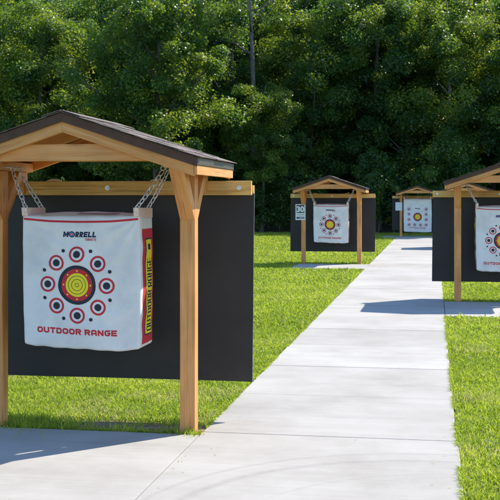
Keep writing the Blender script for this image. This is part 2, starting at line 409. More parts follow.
def make_shelter():
    root = empty('target_shelter')
    for s in (-1, 1):
        # post with small chamfered arrises, slightly out of true
        box('post', s * PH - 0.053, s * PH + 0.053, -0.050, 0.050, -0.05, 1.800, WZ, root, 0.005)
        box('header', s * PH - 0.046, s * PH + 0.046, YF + 0.083, YB - 0.045, 1.802, 1.868, WY, root, 0.004)
        # front and rear knee braces, full post width
        for d in (-1, 1):
            z0, z1, L = (1.455, 1.800, 0.33)
            poly = [(d * 0.052, z0), (d * (0.052 + L), z1), (d * (0.052 + L - 0.115), z1), (d * 0.052, z0 + 0.115)]
            prism('brace', poly, s * PH - 0.051, s * PH + 0.051, WBF if d < 0 else WBR, root, 'X', 0.004)
        for (ya, yb) in ((YF + 0.002, YF + 0.040), (YB - 0.040, YB - 0.002)):
            prism('rafter', slope_poly(s, 0.055, 0.128, HW - 0.022), ya, yb, WRL if s < 0 else WRR, root, 'Y', 0.003)
        prism('roof_deck', slope_poly(s, 0.0, 0.014, HW - 0.014), YF + 0.010, YB - 0.010, PLY, root, 'Y', 0)
        # eave boards along the path side: lower cedar, upper dark drip metal
        ze = ZA - (HW - 0.02) * TAN
        box('eave_board', min(s * (HW - 0.020), s * HW), max(s * (HW - 0.020), s * HW), YF + 0.002, YB - 0.002, ze - 0.118, ze - 0.058, WY, root, 0.003)
        box('drip_edge', min(s * (HW - 0.024), s * (HW + 0.006)), max(s * (HW - 0.024), s * (HW + 0.006)), YF - 0.004, YB + 0.004, ze - 0.0565, ze - 0.012, DRIP, root, 0.002)
        for (ya, yb) in ((YF - 0.014, YF - 0.0045), (YB + 0.0045, YB + 0.014)):
            prism('gable_trim', slope_poly(s, 0.001, 0.060, HW + 0.004), ya, yb, TRIM, root, 'Y', 0.002)
        # middle rafter and backing behind the trims
        for (ya, yb) in ((YF + 0.002, YF + 0.040), (YB - 0.040, YB - 0.002), (-0.02, 0.02)):
            prism('rafter_block', slope_poly(s, 0.0145, 0.0545 if abs(ya) > 0.1 else 0.10, HW - 0.026), ya, yb, WRL if s < 0 else WRR, root, 'Y', 0)
    for (ya, yb) in ((YF + 0.041, YF + 0.079), (YB - 0.079, YB - 0.041)):
        zt = 1.962
        xh = (ZA - 0.12 - 1.872) / TAN + 0.03
        tz_ = 1.846 if ya < 0 else 1.882
        prism('tie_beam', [(-0.80, tz_), (0.80, tz_), (0.80, 1.890), (0.56, 1.955), (-0.56, 1.955), (-0.80, 1.890)], ya, yb, WX, root, 'Y', 0.003)
    # shingles: real overlapping tabs
    bm = bmesh.new(); rr = random.Random(3)
    def tab(s, u0, u1, y0, y1, lift0, lift1, th):
        vs = []
        for (u, lf) in ((u0, lift0), (u1, lift1)):
            for yv in (y0, y1):
                for t in (0, th):
                    x = u * COS; z = ZA - u * SIN
                    x += (lf + t) * SIN; z += (lf + t) * COS
                    vs.append(bm.verts.new((s * x, yv, z)))
        a = vs
        for f in ((0, 1, 3, 2), (4, 6, 7, 5), (0, 2, 6, 4), (1, 5, 7, 3), (0, 4, 5, 1), (2, 3, 7, 6)):
            bm.faces.new([a[i] for i in f])
    U = HW / COS + 0.028; NC = 7; step = U / NC
    for s in (-1, 1):
        for c in range(NC):
            u1 = U - c * step; u0 = max(u1 - step * 1.25, 0.002)
            yv = YF - 0.028; first = True
            while yv < YB + 0.022:
                wv = rr.uniform(0.10, 0.24)
                if first: wv *= rr.uniform(0.4, 1.0); first = False
                ye = min(yv + wv, YB + 0.028)
                th = rr.choice([0.0035, 0.0045, 0.007])
                tab(s, u0, u1 - rr.uniform(0, 0.012), yv, ye - 0.003, 0.0015 + 0.0, 0.0055, th)
                yv = ye
    yv = YF - 0.03
    while yv < YB + 0.02:
        ye = min(yv + 0.16, YB + 0.03)
        for s in (-1, 1): tab(s, -0.001, 0.13, yv, ye - 0.002, 0.011, 0.0125, 0.005)
        yv = ye - 0.0001
    bm_obj('shingles', bm, SHI, root, False)
    return root

# ------------------------------------------------------------------ backstop board
def make_backstop():
    root = empty('backstop')
    bm = bmesh.new(); nx, nz = 40, 34
    # a hanging sheet of belting, slightly bowed, with real thickness
    def f(i, j, back):
        x = -1.075 + 2.15 * i / nx; z = 0.268 + (1.640 - 0.268) * j / nz
        bow = 0.012 * math.sin(x * 2.1 + 0.5) * (1 - j / nz) + 0.006 * noise.noise(Vector((x * 2, z * 2, 1)))
        x += -0.014 * (1 - j / nz)
        return Vector((x, bow + (0.014 if back else 0), z))
    F = [[bm.verts.new(f(i, j, 0)) for i in range(nx + 1)] for j in range(nz + 1)]
    B = [[bm.verts.new(f(i, j, 1)) for i in range(nx + 1)] for j in range(nz + 1)]
    for j in range(nz):
        for i in range(nx):
            bm.faces.new((F[j][i], F[j][i + 1], F[j + 1][i + 1], F[j + 1][i])); bm.faces.new((B[j][i + 1], B[j][i], B[j + 1][i], B[j + 1][i + 1]))
    for i in range(nx):
        bm.faces.new((F[0][i + 1], F[0][i], B[0][i], B[0][i + 1])); bm.faces.new((F[nz][i], F[nz][i + 1], B[nz][i + 1], B[nz][i]))
    for j in range(nz):
        bm.faces.new((F[j][0], F[j + 1][0], B[j + 1][0], B[j][0])).material_index = 1; bm.faces.new((F[j + 1][nx], F[j][nx], B[j][nx], B[j + 1][nx])).material_index = 1
    bm_obj('rubber_sheet', bm, [RUB, EDGE], root, False)
    rail = box('timber_rail', -1.078, 1.062, -0.050, -0.012, 1.628, 1.732, PINE, root, 0.004)
    box('rear_rail', -1.078, 1.068, 0.018, 0.056, 1.600, 1.700, PINE, root, 0.004)
    0 and box('edge_strip', 1.072, 1.080, -0.014, 0.030, 0.262, 1.640, EDGE, root, 0.001)
    for x in (-1.0, -0.02, 0.97):
        bm = bmesh.new()
        tube_bm(bm, [(x, -0.049, 1.682), (x, -0.055, 1.682)], 0.018, 20)
        tube_bm(bm, [(x, -0.0552, 1.682), (x, -0.064, 1.682)], 0.010, 6)
        bm_obj('bolt', bm, STEEL, rail, False)
    # pale saddle straps over the rail
    for x in (-0.44, 0.36):
        bm = bmesh.new(); tube_bm(bm, [(x - 0.055 + 0.11 * k / 8, -0.03, 1.731 + 0.012 * math.sin(math.pi * k / 8)) for k in range(9)], 0.009, 6)
        bm_obj('saddle', bm, PALE, rail)
    # hangers up to the rear ends of the headers
    for s in (-1, 1):
        box('hanger', s * PH + 0.02 - 0.019, s * PH + 0.02 + 0.019, -0.049, -0.0125, 1.7335, 1.801, WZ, root, 0.003)
        box('hanger', s * PH + 0.02 - 0.019, s * PH + 0.02 + 0.019, -0.090, -0.0505, 1.640, 1.801, WZ, root, 0.003)
    return root

# ------------------------------------------------------------------ target bag
def bag_maps(W, H, D, seed):
    hw, hd = W / 2, D / 2
    def warp(x, y, z):
        u = x / hw; v = z / H; q = y / hd
        x2 = x + 0.012 * (1 - v) * (0.5 - 0.5 * min(1, max(-1, u))) - 0.006 * math.sin(v * math.pi) * u * -1
        z2 = z - 0.010 * (1 - v) * math.sin((u + 0.2) * 2.2) + (0.012 * max(0, abs(u) - 0.55) if v > 0.5 else 0.03 * max(0, abs(u) - 0.8) * (1 - v) * 2)
        z2 += 0.0022 * math.sin(x * 17 + seed + 1) * max(0, 1 - v * 4) ** 2 + 0.0018 * math.sin(x * 41) * max(0, 1 - v * 6) ** 2
        if v > 0.85: z2 -= 0.010 * (1 - u * u) * (v - 0.85) / 0.15
        return x2, y, z2
    def front(x, z, off=0.0):
        u = min(1, abs(x) / hw); v = min(1, max(0, z / H)); e = (1 - u ** 6) * (1 - abs(2 * v - 1) ** 6)
        p = 0.022 * (1 - u * u) * (0.55 + 0.45 * math.sin(v * math.pi))
        # creases that fan out from the hung top corners plus soft horizontal sag folds
        wr = 0
        for sx in (-1, 1):
            dx, dz = (x - sx * hw), (H - z); r = math.hypot(dx, dz) + 0.05; a = math.atan2(dz, abs(dx))
            wr += 0.015 * math.sin(a * 13 + seed + sx) * math.exp(-r * 3.0)
        wr += 0.010 * noise.noise(Vector((x * 5 + seed, z * 9, 0))) + 0.006 * noise.noise(Vector((x * 13, z * 16, seed)))
        wr += 0.008 * math.sin(z * 48 + 2.2 * math.sin(x * 6 + seed)) * math.exp(-z * 16)
        X, Y, Z = warp(x, -hd - p * e - wr * e - off, z)
        return Vector((X, Y, Z))
    def side(y, z, off=0.0, s=1):
        q = min(1, abs(y) / hd); v = min(1, max(0, z / H)); e = (1 - q ** 6) * (1 - abs(2 * v - 1) ** 6)
        p = 0.007 * (1 - q * q) + 0.009 * noise.noise(Vector((y * 8, z * 9, seed + 4)))
        x = s * (hw + (p + 0.002 * math.sin(z * 31)) * e)
        X, Y, Z = warp(s * hw, y, z)
        return Vector((X + x - s * hw + s * off, Y, Z))
    return front, side, warp

def ribbon(pts, t, closed=False, maxseg=0.02):
    """Mitred flat strip along a polyline: list of quads (4 (x,y) points each)."""
    P = [np.array(p, float) for p in pts]; k = len(P); out = []
    def nrm(a, b):
        d = b - a; d = d / np.linalg.norm(d); return np.array((-d[1], d[0]))
    L, Rr = [], []
    for i in range(k):
        if closed or 0 < i < k - 1:
            n1 = nrm(P[i - 1], P[i]); n2 = nrm(P[i], P[(i + 1) % k]); m = n1 + n2; m /= max(np.linalg.norm(m), 1e-6)
            sc = 1 / max(0.38, m.dot(n1))
        else:
            m = nrm(P[0], P[1]) if i == 0 else nrm(P[-2], P[-1]); sc = 1
        L.append(P[i] + m * t / 2 * sc); Rr.append(P[i] - m * t / 2 * sc)
    for i in range(k if closed else k - 1):
        j = (i + 1) % k; n = max(1, int(np.linalg.norm(P[j] - P[i]) / maxseg + 0.5))
        for a in range(n):
            f0, f1 = a / n, (a + 1) / n
            out.append([L[i] * (1 - f0) + L[j] * f0, Rr[i] * (1 - f0) + Rr[j] * f0, Rr[i] * (1 - f1) + Rr[j] * f1, L[i] * (1 - f1) + L[j] * f1])
    return out

def glyph(ch, w, h, t):
    a = t / 2; c = t * 0.55; l, r, b, tp = a, w - a, a, h - a; m = h * 0.5
    q = []
    O = [(l + c, b), (r - c, b), (r, b + c), (r, tp - c), (r - c, tp), (l + c, tp), (l, tp - c), (l, b + c)]
    if ch == 'O': q = ribbon(O, t, True)
    elif ch == 'D': q = ribbon([(l, b), (r - c, b), (r, b + c), (r, tp - c), (r - c, tp), (l, tp)], t, True)
    elif ch == 'U': q = ribbon([(l, h), (l, b + c), (l + c, b), (r - c, b), (r, b + c), (r, h)], t)
    elif ch == 'T': q = ribbon([(0, tp), (w, tp)], t) + ribbon([(w / 2, h - t), (w / 2, 0)], t)
    elif ch == 'R': q = ribbon([(l, 0), (l, tp), (r - c, tp), (r, tp - c), (r, m - a * 0.2 + c), (r - c, m - a * 0.2), (l + a, m - a * 0.2)], t) + ribbon([(w * 0.55, m - a * 1.2 - 0.0), (r, 0)], t)
    elif ch == 'A': q = ribbon([(l, 0), (l, tp - c), (l + c, tp), (r - c, tp), (r, tp - c), (r, 0)], t) + ribbon([(l + a, h * 0.36), (r - a, h * 0.36)], t * 0.9)
    elif ch == 'N': q = ribbon([(l, 0), (l, h)], t) + ribbon([(r, 0), (r, h)], t) + [[np.array(p) for p in ((t, h), (t, h * 0.55), (w - t, 0), (w - t, h * 0.45))]]
    elif ch == 'M':
        w_ = w
        q = ribbon([(l, 0), (l, h)], t) + ribbon([(w_ - a, 0), (w_ - a, h)], t)
        q += [[np.array(p) for p in ((t, h), (t, h * 0.52), (w_ / 2, 0.0), (w_ / 2, h * 0.48))], [np.array(p) for p in ((w_ / 2, h * 0.48), (w_ / 2, 0.0), (w_ - t, h * 0.52), (w_ - t, h))]]
    elif ch == 'G': q = ribbon([(r, h * 0.82), (r, tp - c * 0), (l + c, tp), (l, tp - c), (l, b + c), (l + c, b), (r - c, b), (r, b + c), (r, m), (w * 0.5, m)], t)
    elif ch == 'E': q = ribbon([(w, tp), (l, tp), (l, b), (w, b)], t) + ribbon([(t, m), (w * 0.9, m)], t * 0.9)
    elif ch == 'L': q = ribbon([(l, h), (l, b), (w, b)], t)
    elif ch == 'S': q = ribbon([(w, tp), (l, tp), (l, m), (r, m), (r, b), (0, b)], t)
    return q

def text_quads(s, w, h, t, gap, shear=0.0, space=0.6):
    q = []; x = 0
    for ch in s:
        if ch == ' ': x += w * space; continue
        if ch == '*': x += h * 1.05 + gap; continue
        cw = w * 1.35 if ch == 'M' else w
        for f in glyph(ch, cw, h, t): q.append([np.array((p[0] + x + shear * p[1], p[1])) for p in f])
        x += cw + gap
    return q, x - gap

def disk_quads(cx, cy, r0, r1, seg=40):
    q = []
    nr = max(1, int((r1 - r0) / 0.02 + 0.9))
    for k in range(nr):
        ra, rb = r0 + (r1 - r0) * k / nr, r0 + (r1 - r0) * (k + 1) / nr
        for i in range(seg):
            a0, a1 = 2 * math.pi * i / seg, 2 * math.pi * (i + 1) / seg
            pts = [(cx + rb * math.cos(a0), cy + rb * math.sin(a0)), (cx + rb * math.cos(a1), cy + rb * math.sin(a1))]
            if ra > 1e-6: pts += [(cx + ra * math.cos(a1), cy + ra * math.sin(a1)), (cx + ra * math.cos(a0), cy + ra * math.sin(a0))]
            else: pts += [(cx, cy)]
            q.append([np.array(p) for p in pts])
    return q

BM = [BAGW, PRED, PBLK, PNAVY, PYEL, PBLUE, PPINK]
def make_bag(W=0.835, H=0.905, D=0.34, seed=0.0, layout='ring', chain_top=1.80, z_base=0.575, anchor=0.545, name='target_bag'):
    """Origin on the ground below the bag; y=0 at bag centre."""
    root = empty(name)
    front, side, warp = bag_maps(W, H, D, seed)
    hw, hd = W / 2, D / 2; rad = 0.018
    bm = bmesh.new(); cache = {}
    def vert(p):
        # rounded box map, then face displacement blended
        x, y, z = p
        ix = max(-hw + rad, min(hw - rad, x)); iy = max(-hd + rad, min(hd - rad, y)); iz = max(rad, min(H - rad, z))
        d = Vector((x - ix, y - iy, z - iz))
        if d.length > 1e-9: d = d.normalized() * rad
        q = Vector((ix, iy, iz)) + d
        ny = abs(d.y) / rad; nx_ = abs(d.x) / rad
        fx, fs = Vector(warp(*q)), None
        if y <= -hd + 1e-6 or (ny > 0.3 and d.y < 0):
            f = front(q.x, q.z); fx = fx + Vector((0, f.y + hd, 0)) * (1 if abs(q.y + hd) < 1e-6 else ny)
        elif ny > 0.3:
            f = front(-q.x, q.z); fx = fx - Vector((0, f.y + hd, 0)) * (1 if abs(q.y - hd) < 1e-6 else ny)
        if nx_ > 0.3:
            s = 1 if d.x > 0 else -1
            f = side(q.y, q.z, 0, s); base = warp(s * hw, q.y, q.z)[0]
            fx = fx + Vector((f.x - base, 0, 0)) * nx_
        if nx_ < 0.3 and abs(d.z) > 0 and z > H / 2: fx.z += 0.042 * max(0, 1 - (q.x / hw) ** 2) ** 0.6 * max(0, 1 - abs(q.y / hd)) ** 0.5 + 0.004 * noise.noise(Vector((q.x * 9, q.y * 9, seed)))
        return Vector((fx.x, fx.y, fx.z + z_base))
    def V(p):
        k = tuple(round(a, 5) for a in p)
        if k not in cache: cache[k] = bm.verts.new(vert(p))
        return cache[k]
    def lin(a, b, n):
        e = [a, a + rad * 0.35, a + rad]; m = [a + rad + (b - a - 2 * rad) * i / n for i in range(1, n)]
        return e + m + [b - rad, b - rad * 0.35, b]
    X, Yy, Z = lin(-hw, hw, 92), lin(-hd, hd, 22), lin(0, H, 100)
    def face(grid, mi):
        for j in range(len(grid) - 1):
            for i in range(len(grid[0]) - 1):
                vs = [grid[j][i], grid[j][i + 1], grid[j + 1][i + 1], grid[j + 1][i]]
                if len(set(vs)) == 4:
                    f = bm.faces.new(vs); f.material_index = mi; f.smooth = True
    face([[V((x, -hd, z)) for x in X] for z in Z], 0)
    face([[V((x, hd, z)) for x in X[::-1]] for z in Z], 0)
    face([[V((hw, y, z)) for y in Yy] for z in Z], 0)
    face([[V((-hw, y, z)) for y in Yy[::-1]] for z in Z], 0)
    face([[V((x, y, 0)) for x in X[::-1]] for y in Yy], 0)
    face([[V((x, y, H)) for x in X] for y in Yy], 0)
    def fq(quads, mi, off, dx=0, dz=0, flip=False):
        for q in quads:
            vs = [bm.verts.new(front(p[0] + dx, p[1] + dz, off) + Vector((0, 0, z_base))) for p in q]
            f = bm.faces.new(vs); f.material_index = mi; f.smooth = False
    def topq(x0, x1, y0, y1, mi, off):
        n = 12
        for i in range(n):
            xa, xb = x0 + (x1 - x0) * i / n, x0 + (x1 - x0) * (i + 1) / n
            f = bm.faces.new([bm.verts.new(vert((a, b, H)) + Vector((0, 0, off))) for a, b in ((xa, y0), (xb, y0), (xb, y1), (xa, y1))]); f.material_index = mi
    o1, o2, o3, o4 = 0.0016, 0.0022, 0.0028, 0.0034
    # red seam along the top of the face
    fq(ribbon([(-hw + 0.012, H - 0.021), (-hw * 0.5, H - 0.026), (0, H - 0.028), (hw * 0.5, H - 0.026), (hw - 0.010, H - 0.020)], 0.015, maxseg=0.01), 1, o1)
    topq(-hw * 0.72, hw * 0.86, -hd * 0.86, hd * 0.3, 4, 0.003)
    topq(-hw * 0.1, hw * 0.6, -hd * 0.70, hd * 0.2, 6, 0.0045)
    bx, bz = (-0.020, H * 0.486) if layout == 'ring' else (0.0, H * 0.46)
    k = 1.06 if layout == 'ring' else 1.4
    fq(disk_quads(bx, bz, 0.104 * k, 0.126 * k, 56), 2, o1)
    fq(disk_quads(bx, bz, 0.076 * k, 0.104 * k, 56), 1, o1)
    fq(disk_quads(bx, bz, 0, 0.076 * k, 48), 4, o2)
    for rr in (0.058, 0.036, 0.012): fq(disk_quads(bx, bz, (rr - 0.0016) * k, (rr + 0.0016) * k, 40), 2, o3)
    for j in range(8):
        a = math.pi / 4 * j; fq(disk_quads(bx + 0.090 * k * math.cos(a), bz + 0.090 * k * math.sin(a), 0, 0.0062, 10), 4, o3)
    if layout == 'ring':
        sats = [(bx + 0.208 * math.cos(math.pi / 4 * j), bz + 0.208 * math.sin(math.pi / 4 * j), 1) for j in range(8)]
        dots = [(bx + 0.250 * math.cos(math.pi / 8 + math.pi / 4 * j), bz + 0.250 * math.sin(math.pi / 8 + math.pi / 4 * j)) for j in range(8)]
    else:
        cx4 = [-W * 0.31, -W * 0.105, W * 0.105, W * 0.31]
        sats = [(x, H * 0.22, 1.25) for x in cx4] + [(s * W * 0.31, H * v, 1.25) for s in (-1, 1) for v in (0.38, 0.54, 0.69)]
        dots = []
    for (x, z, q) in sats:
        fq(disk_quads(x, z, 0.040 * q, 0.054 * q, 32), 1, o1); fq(disk_quads(x, z, 0, 0.0245 * q, 24), 2, o1)
    for (x, z) in dots: fq(disk_quads(x, z, 0, 0.0125, 16), 2, o1)
    # maker's wordmark: slanted dark letters, the O drawn as a small target
    tz = H * 0.845 if layout == 'ring' else H * 0.70
    q, tw = text_quads('M*RRELL', 0.027, 0.040, 0.0105, 0.0035, 0.16)
    x0 = -0.004 - tw / 2 if layout == 'ring' else -tw / 2
    fq(q, 3, o1, x0, tz)
    ox, oz = x0 + 0.027 * 1.35 + 0.0045 + 0.040 * 0.55, tz + 0.020
    fq(disk_quads(ox, oz, 0.016, 0.0225, 24), 3, o1); fq(disk_quads(ox, oz, 0.0105, 0.016, 24), 5, o1)
    fq(disk_quads(ox, oz, 0.0045, 0.0105, 20), 1, o1); fq(disk_quads(ox, oz, 0, 0.0045, 12), 4, o1)
    q, t2 = text_quads('TARGETS', 0.0088, 0.016, 0.0032, 0.0026, 0.16)
    fq(q, 1, o1, x0 + tw - t2, tz - 0.023)
    if layout == 'ring':
        q, tw = text_quads('OUTDOOR RANGE', 0.0405, 0.040, 0.0108, 0.0062, 0.0, 0.45)
        fq(q, 1, o1, -0.028 - tw / 2, H * 0.112)
    else:
        q, tw = text_quads('OUTDOOR RANGE', 0.045, 0.040, 0.011, 0.0075, 0.0, 0.45)
        fq(q, 1, o1, -tw / 2, H * 0.115)
    cov = bm_obj('bag_cover', bm, BM, root, False)
    tag(cov)
    # red and yellow side bands, each its own part
    for s in (1, -1):
        bm = bmesh.new()
        def sq(y0, y1, z0, z1, mi, off, n=34, tri=0.0):
            for i in range(n):
                za, zb = z0 + (z1 - z0) * i / n, z0 + (z1 - z0) * (i + 1) / n
                m = 4
                for a in range(m):
                    ya, yb = y0 + (y1 - y0) * a / m, y0 + (y1 - y0) * (a + 1) / m
                    vs = [bm.verts.new(side(s * yy if s < 0 else yy, zz, off, s) + Vector((0, 0, z_base))) for yy, zz in ((ya, za), (yb, za), (yb, zb), (ya, zb))]
                    f = bm.faces.new(vs); f.material_index = mi
        sq(-hd * 0.70, hd * 0.86, 0.025, H - 0.09, 1, o1)
        sq(-hd * 0.36, hd * 0.68, 0.08, H - 0.155, 2, o2)
        sq(-hd * 0.28, hd * 0.60, 0.09, H - 0.165, 4, o3)
        hh = hd * 0.62
        q, tw = text_quads('OUTDOOR RANGE', 0.036, hh, 0.0105, 0.0055, 0.0, 0.45)
        for f4 in q:
            # text runs upward; its top points to the bag's front side
            vs = [bm.verts.new(side((hd * 0.48 - p[1]) * (1 if s > 0 else -1), 0.105 + p[0], o4 + 0.0004, s) + Vector((0, 0, z_base))) for p in f4]
            f = bm.faces.new(vs); f.material_index = 1 if False else 2
        vs = [bm.verts.new(side(yy, zz, o4, s) + Vector((0, 0, z_base))) for yy, zz in ((-0.005, H - 0.235), (hd * 0.42, H - 0.235), (hd * 0.42, H - 0.195), (-0.005, H - 0.195))]
        f = bm.faces.new(vs); f.material_index = 3
        o = bm_obj('side_band', bm, BM, root, False)
        o['label'] = 'red side band with a yellow lettered strip'
    boards = {}
    # end boards the chains hold
    zt = z_base + H
    for s in (-1, 1):
        hb = prism('hanging_board', [(-hd - 0.012, zt + 0.008), (-hd - 0.024, zt + 0.062), (hd + 0.006, zt + 0.058), (hd + 0.006, zt - 0.012), (-hd + 0.02, zt - 0.012)],
              s * (hw - 0.020) - 0.019, s * (hw - 0.020) + 0.019, PALE, root, 'X', 0.004); boards[s] = hb
    # chains: forged links from eye bolts in the header down to the board ends
    def chain(p0, p1, tail=0):
        bm = bmesh.new(); p0, p1 = Vector(p0), Vector(p1); d = p1 - p0; L = d.length; pitch = 0.040; n = max(2, round(L / pitch)); step = L / n
        t = d.normalized(); a = t.cross(Vector((0, 1, 0))).normalized(); b = t.cross(a)
        hl, hr = step / 2 + 0.0042, 0.0150
        for i in range(n):
            c = p0 + t * step * (i + 0.5) + Vector((0, 0.003 * math.sin(i * 1.7), -0.008 * math.sin(math.pi * (i + 0.5) / n)))
            th = (math.pi / 2 if i % 2 else 0) + 0.5 + random.uniform(-0.25, 0.25); n1 = a * math.cos(th) + b * math.sin(th)
            pts = []
            for k in range(12):
                an = 2 * math.pi * k / 12; pts.append(c + t * (math.sin(an) * hr + math.copysign(max(0, hl - hr), math.sin(an)) * (1 if abs(math.sin(an)) > 0.01 else 0)) + n1 * math.cos(an) * hr)
            tube_bm(bm, pts, 0.0041, 6, closed=True)
        return bm_obj('chain', bm, STEEL, root)
    for s in (-1, 1):
        for (ya, yb) in ((-0.03, -hd + 0.01), (0.11, hd - 0.03)):
            top = (s * anchor, ya, chain_top - 0.004); bot = (s * (hw - 0.020), yb, zt + 0.062)
            chain(top, bot)
            bm = bmesh.new()
            tube_bm(bm, [(s * (PH - 0.04), ya, chain_top + 0.022), (s * (anchor + 0.015), ya, chain_top + 0.022)], 0.005, 8)
            tube_bm(bm, [(s * anchor + 0.015 * math.cos(k * math.pi / 6), ya, chain_top + 0.012 + 0.015 * math.sin(k * math.pi / 6)) for k in range(12)], 0.004, 6, closed=True)
            bm_obj('eye_bolt', bm, STEEL, root)
            bm = bmesh.new()
            tube_bm(bm, [(bot[0] + 0.013 * math.cos(k * math.pi / 6), yb, zt + 0.062 + 0.013 * math.sin(k * math.pi / 6)) for k in range(12)], 0.0035, 6, closed=True)
            bm_obj('staple', bm, STEEL, boards[s])
    return root

# ------------------------------------------------------------------ place the five stations
STATIONS = [(-2.36, 7.20), (1.06, 17.10), (-2.52, 26.60), (1.06, 35.90), (-0.69, 46.00)]
SH_L = ['cedar shelter closest to the camera, holding the largest target bag on the left',
        'cedar shelter cut off by the right edge of the photo, second closest',
        'small cedar shelter left of the path carrying the yardage sign numbered 30',
        'half hidden cedar shelter glimpsed behind the shelter at the right edge',
        'tiny distant cedar shelter at the far end of the concrete path']
BK_L = ['large black rubber backstop sheet on a pine rail behind the nearest shelter',
        'black rubber backstop with pine rail touching the right edge of the photo',
        'black rubber backstop behind the shelter that has the 30 sign',
        'black rubber backstop hidden behind the backstop at the right edge',
        'dark rubber backstop farthest away at the end of the path']
BG_L = ['large white target bag with readable red lettering hung by chains in the nearest shelter',
        'white target bag cut by the right edge of the photo',
        'small white target bag between the posts of the shelter with the 30 sign',
        'white target bag in the shelter hidden behind the right edge shelter',
        'bluish white target bag with a square of dots at the end of the path']
sh0 = make_shelter(); bk0 = make_backstop(); bg0 = make_bag()
for i, (x, y) in enumerate(STATIONS):
    s = sh0 if i == 0 else copy_tree(sh0)
    s.location = (x, y, 0); tag(s, SH_L[i], 'shelter', 'gabled cedar target shelters along the path')
    b = bk0 if i == 0 else copy_tree(bk0)
    b.location = (x - 0.005, y + 0.482, 0); tag(b, BK_L[i], 'backstop', 'black rubber backstops behind the shelters')
    if i == 0: g = bg0
    elif i == 1: g = make_bag(0.84, 1.00, 0.30, 2.0, 'ring', z_base=0.47)
    elif i == 2: g = make_bag(0.86, 0.935, 0.30, 4.0, 'ring', z_base=0.515)
    elif i == 3: g = copy_tree(bg0)
    else: g = make_bag(1.16, 1.40, 0.30, 6.0, 'square', z_base=0.20, anchor=0.56)
    g.location = (x - (0.022 if i == 0 else 0), y - 0.02, 0); tag(g, BG_L[i], 'target bag', 'white archery target bags hung in shelters')

# yardage signs
def text_bm(s, size, off):
    cu = bpy.data.curves.new('t', 'FONT'); cu.body = s; cu.size = size; cu.offset = off; cu.align_x = 'CENTER'; cu.resolution_u = 4; cu.extrude = 0.0008
    o = bpy.data.objects.new('t', cu); COL.objects.link(o); dg = bpy.context.evaluated_depsgraph_get()
    me = bpy.data.meshes.new_from_object(o.evaluated_get(dg)); bpy.data.objects.remove(o)
    me.transform(Matrix.Rotation(R(90), 4, 'X')); return me
def sign(x, y, z, w, h, label, number=None, mat=SWHT):
    r = empty('distance_sign', (x, y, z)); tag(r, label, 'sign')
    box('sign_plate', -w / 2, w / 2, 0, 0.004, 0, h, mat, r, 0.0015)
    if number:
        np_ = box('number_panel', -w * 0.40, w * 0.40, -0.0015, -0.0002, h * 0.44, h * 0.95, SGRN, r, 0)
        me = text_bm(number, h * 0.48, 0.008); me.materials.append(SWHT); o = link('number', me, np_, (0, -0.0026, h * 0.52))
        box('stripe', -w * 0.36, w * 0.40, -0.0015, -0.0002, h * 0.30, h * 0.345, SOLV, r, 0)
        lb = box('lower_bar', -w * 0.40, w * 0.40, -0.0015, -0.0002, h * 0.08, h * 0.20, SGRN, r, 0)
        for k in range(4): box('mark', -w * 0.12 + k * w * 0.12, -w * 0.12 + k * w * 0.12 + w * 0.07, -0.0028, -0.0016, h * 0.115, h * 0.165, SWHT, lb, 0)
    for zz in (0.06, 0.94):
        bm = bmesh.new(); tube_bm(bm, [(w * 0.18, -0.004, h * zz), (w * 0.18, 0.001, h * zz)], 0.006, 8); bm_obj('screw', bm, STEEL, r)
    return r
sign(-2.52 - PH - 0.075, 26.60 - 0.051, 1.075, 0.245, 0.395, 'white edged dark sign reading 30 on the post of the third shelter', '30')
sign(-0.69 - PH - 0.09, 46.00 - 0.051, 1.11, 0.29, 0.35, 'small blank looking pale sign on the farthest shelter post', None, SBLU)

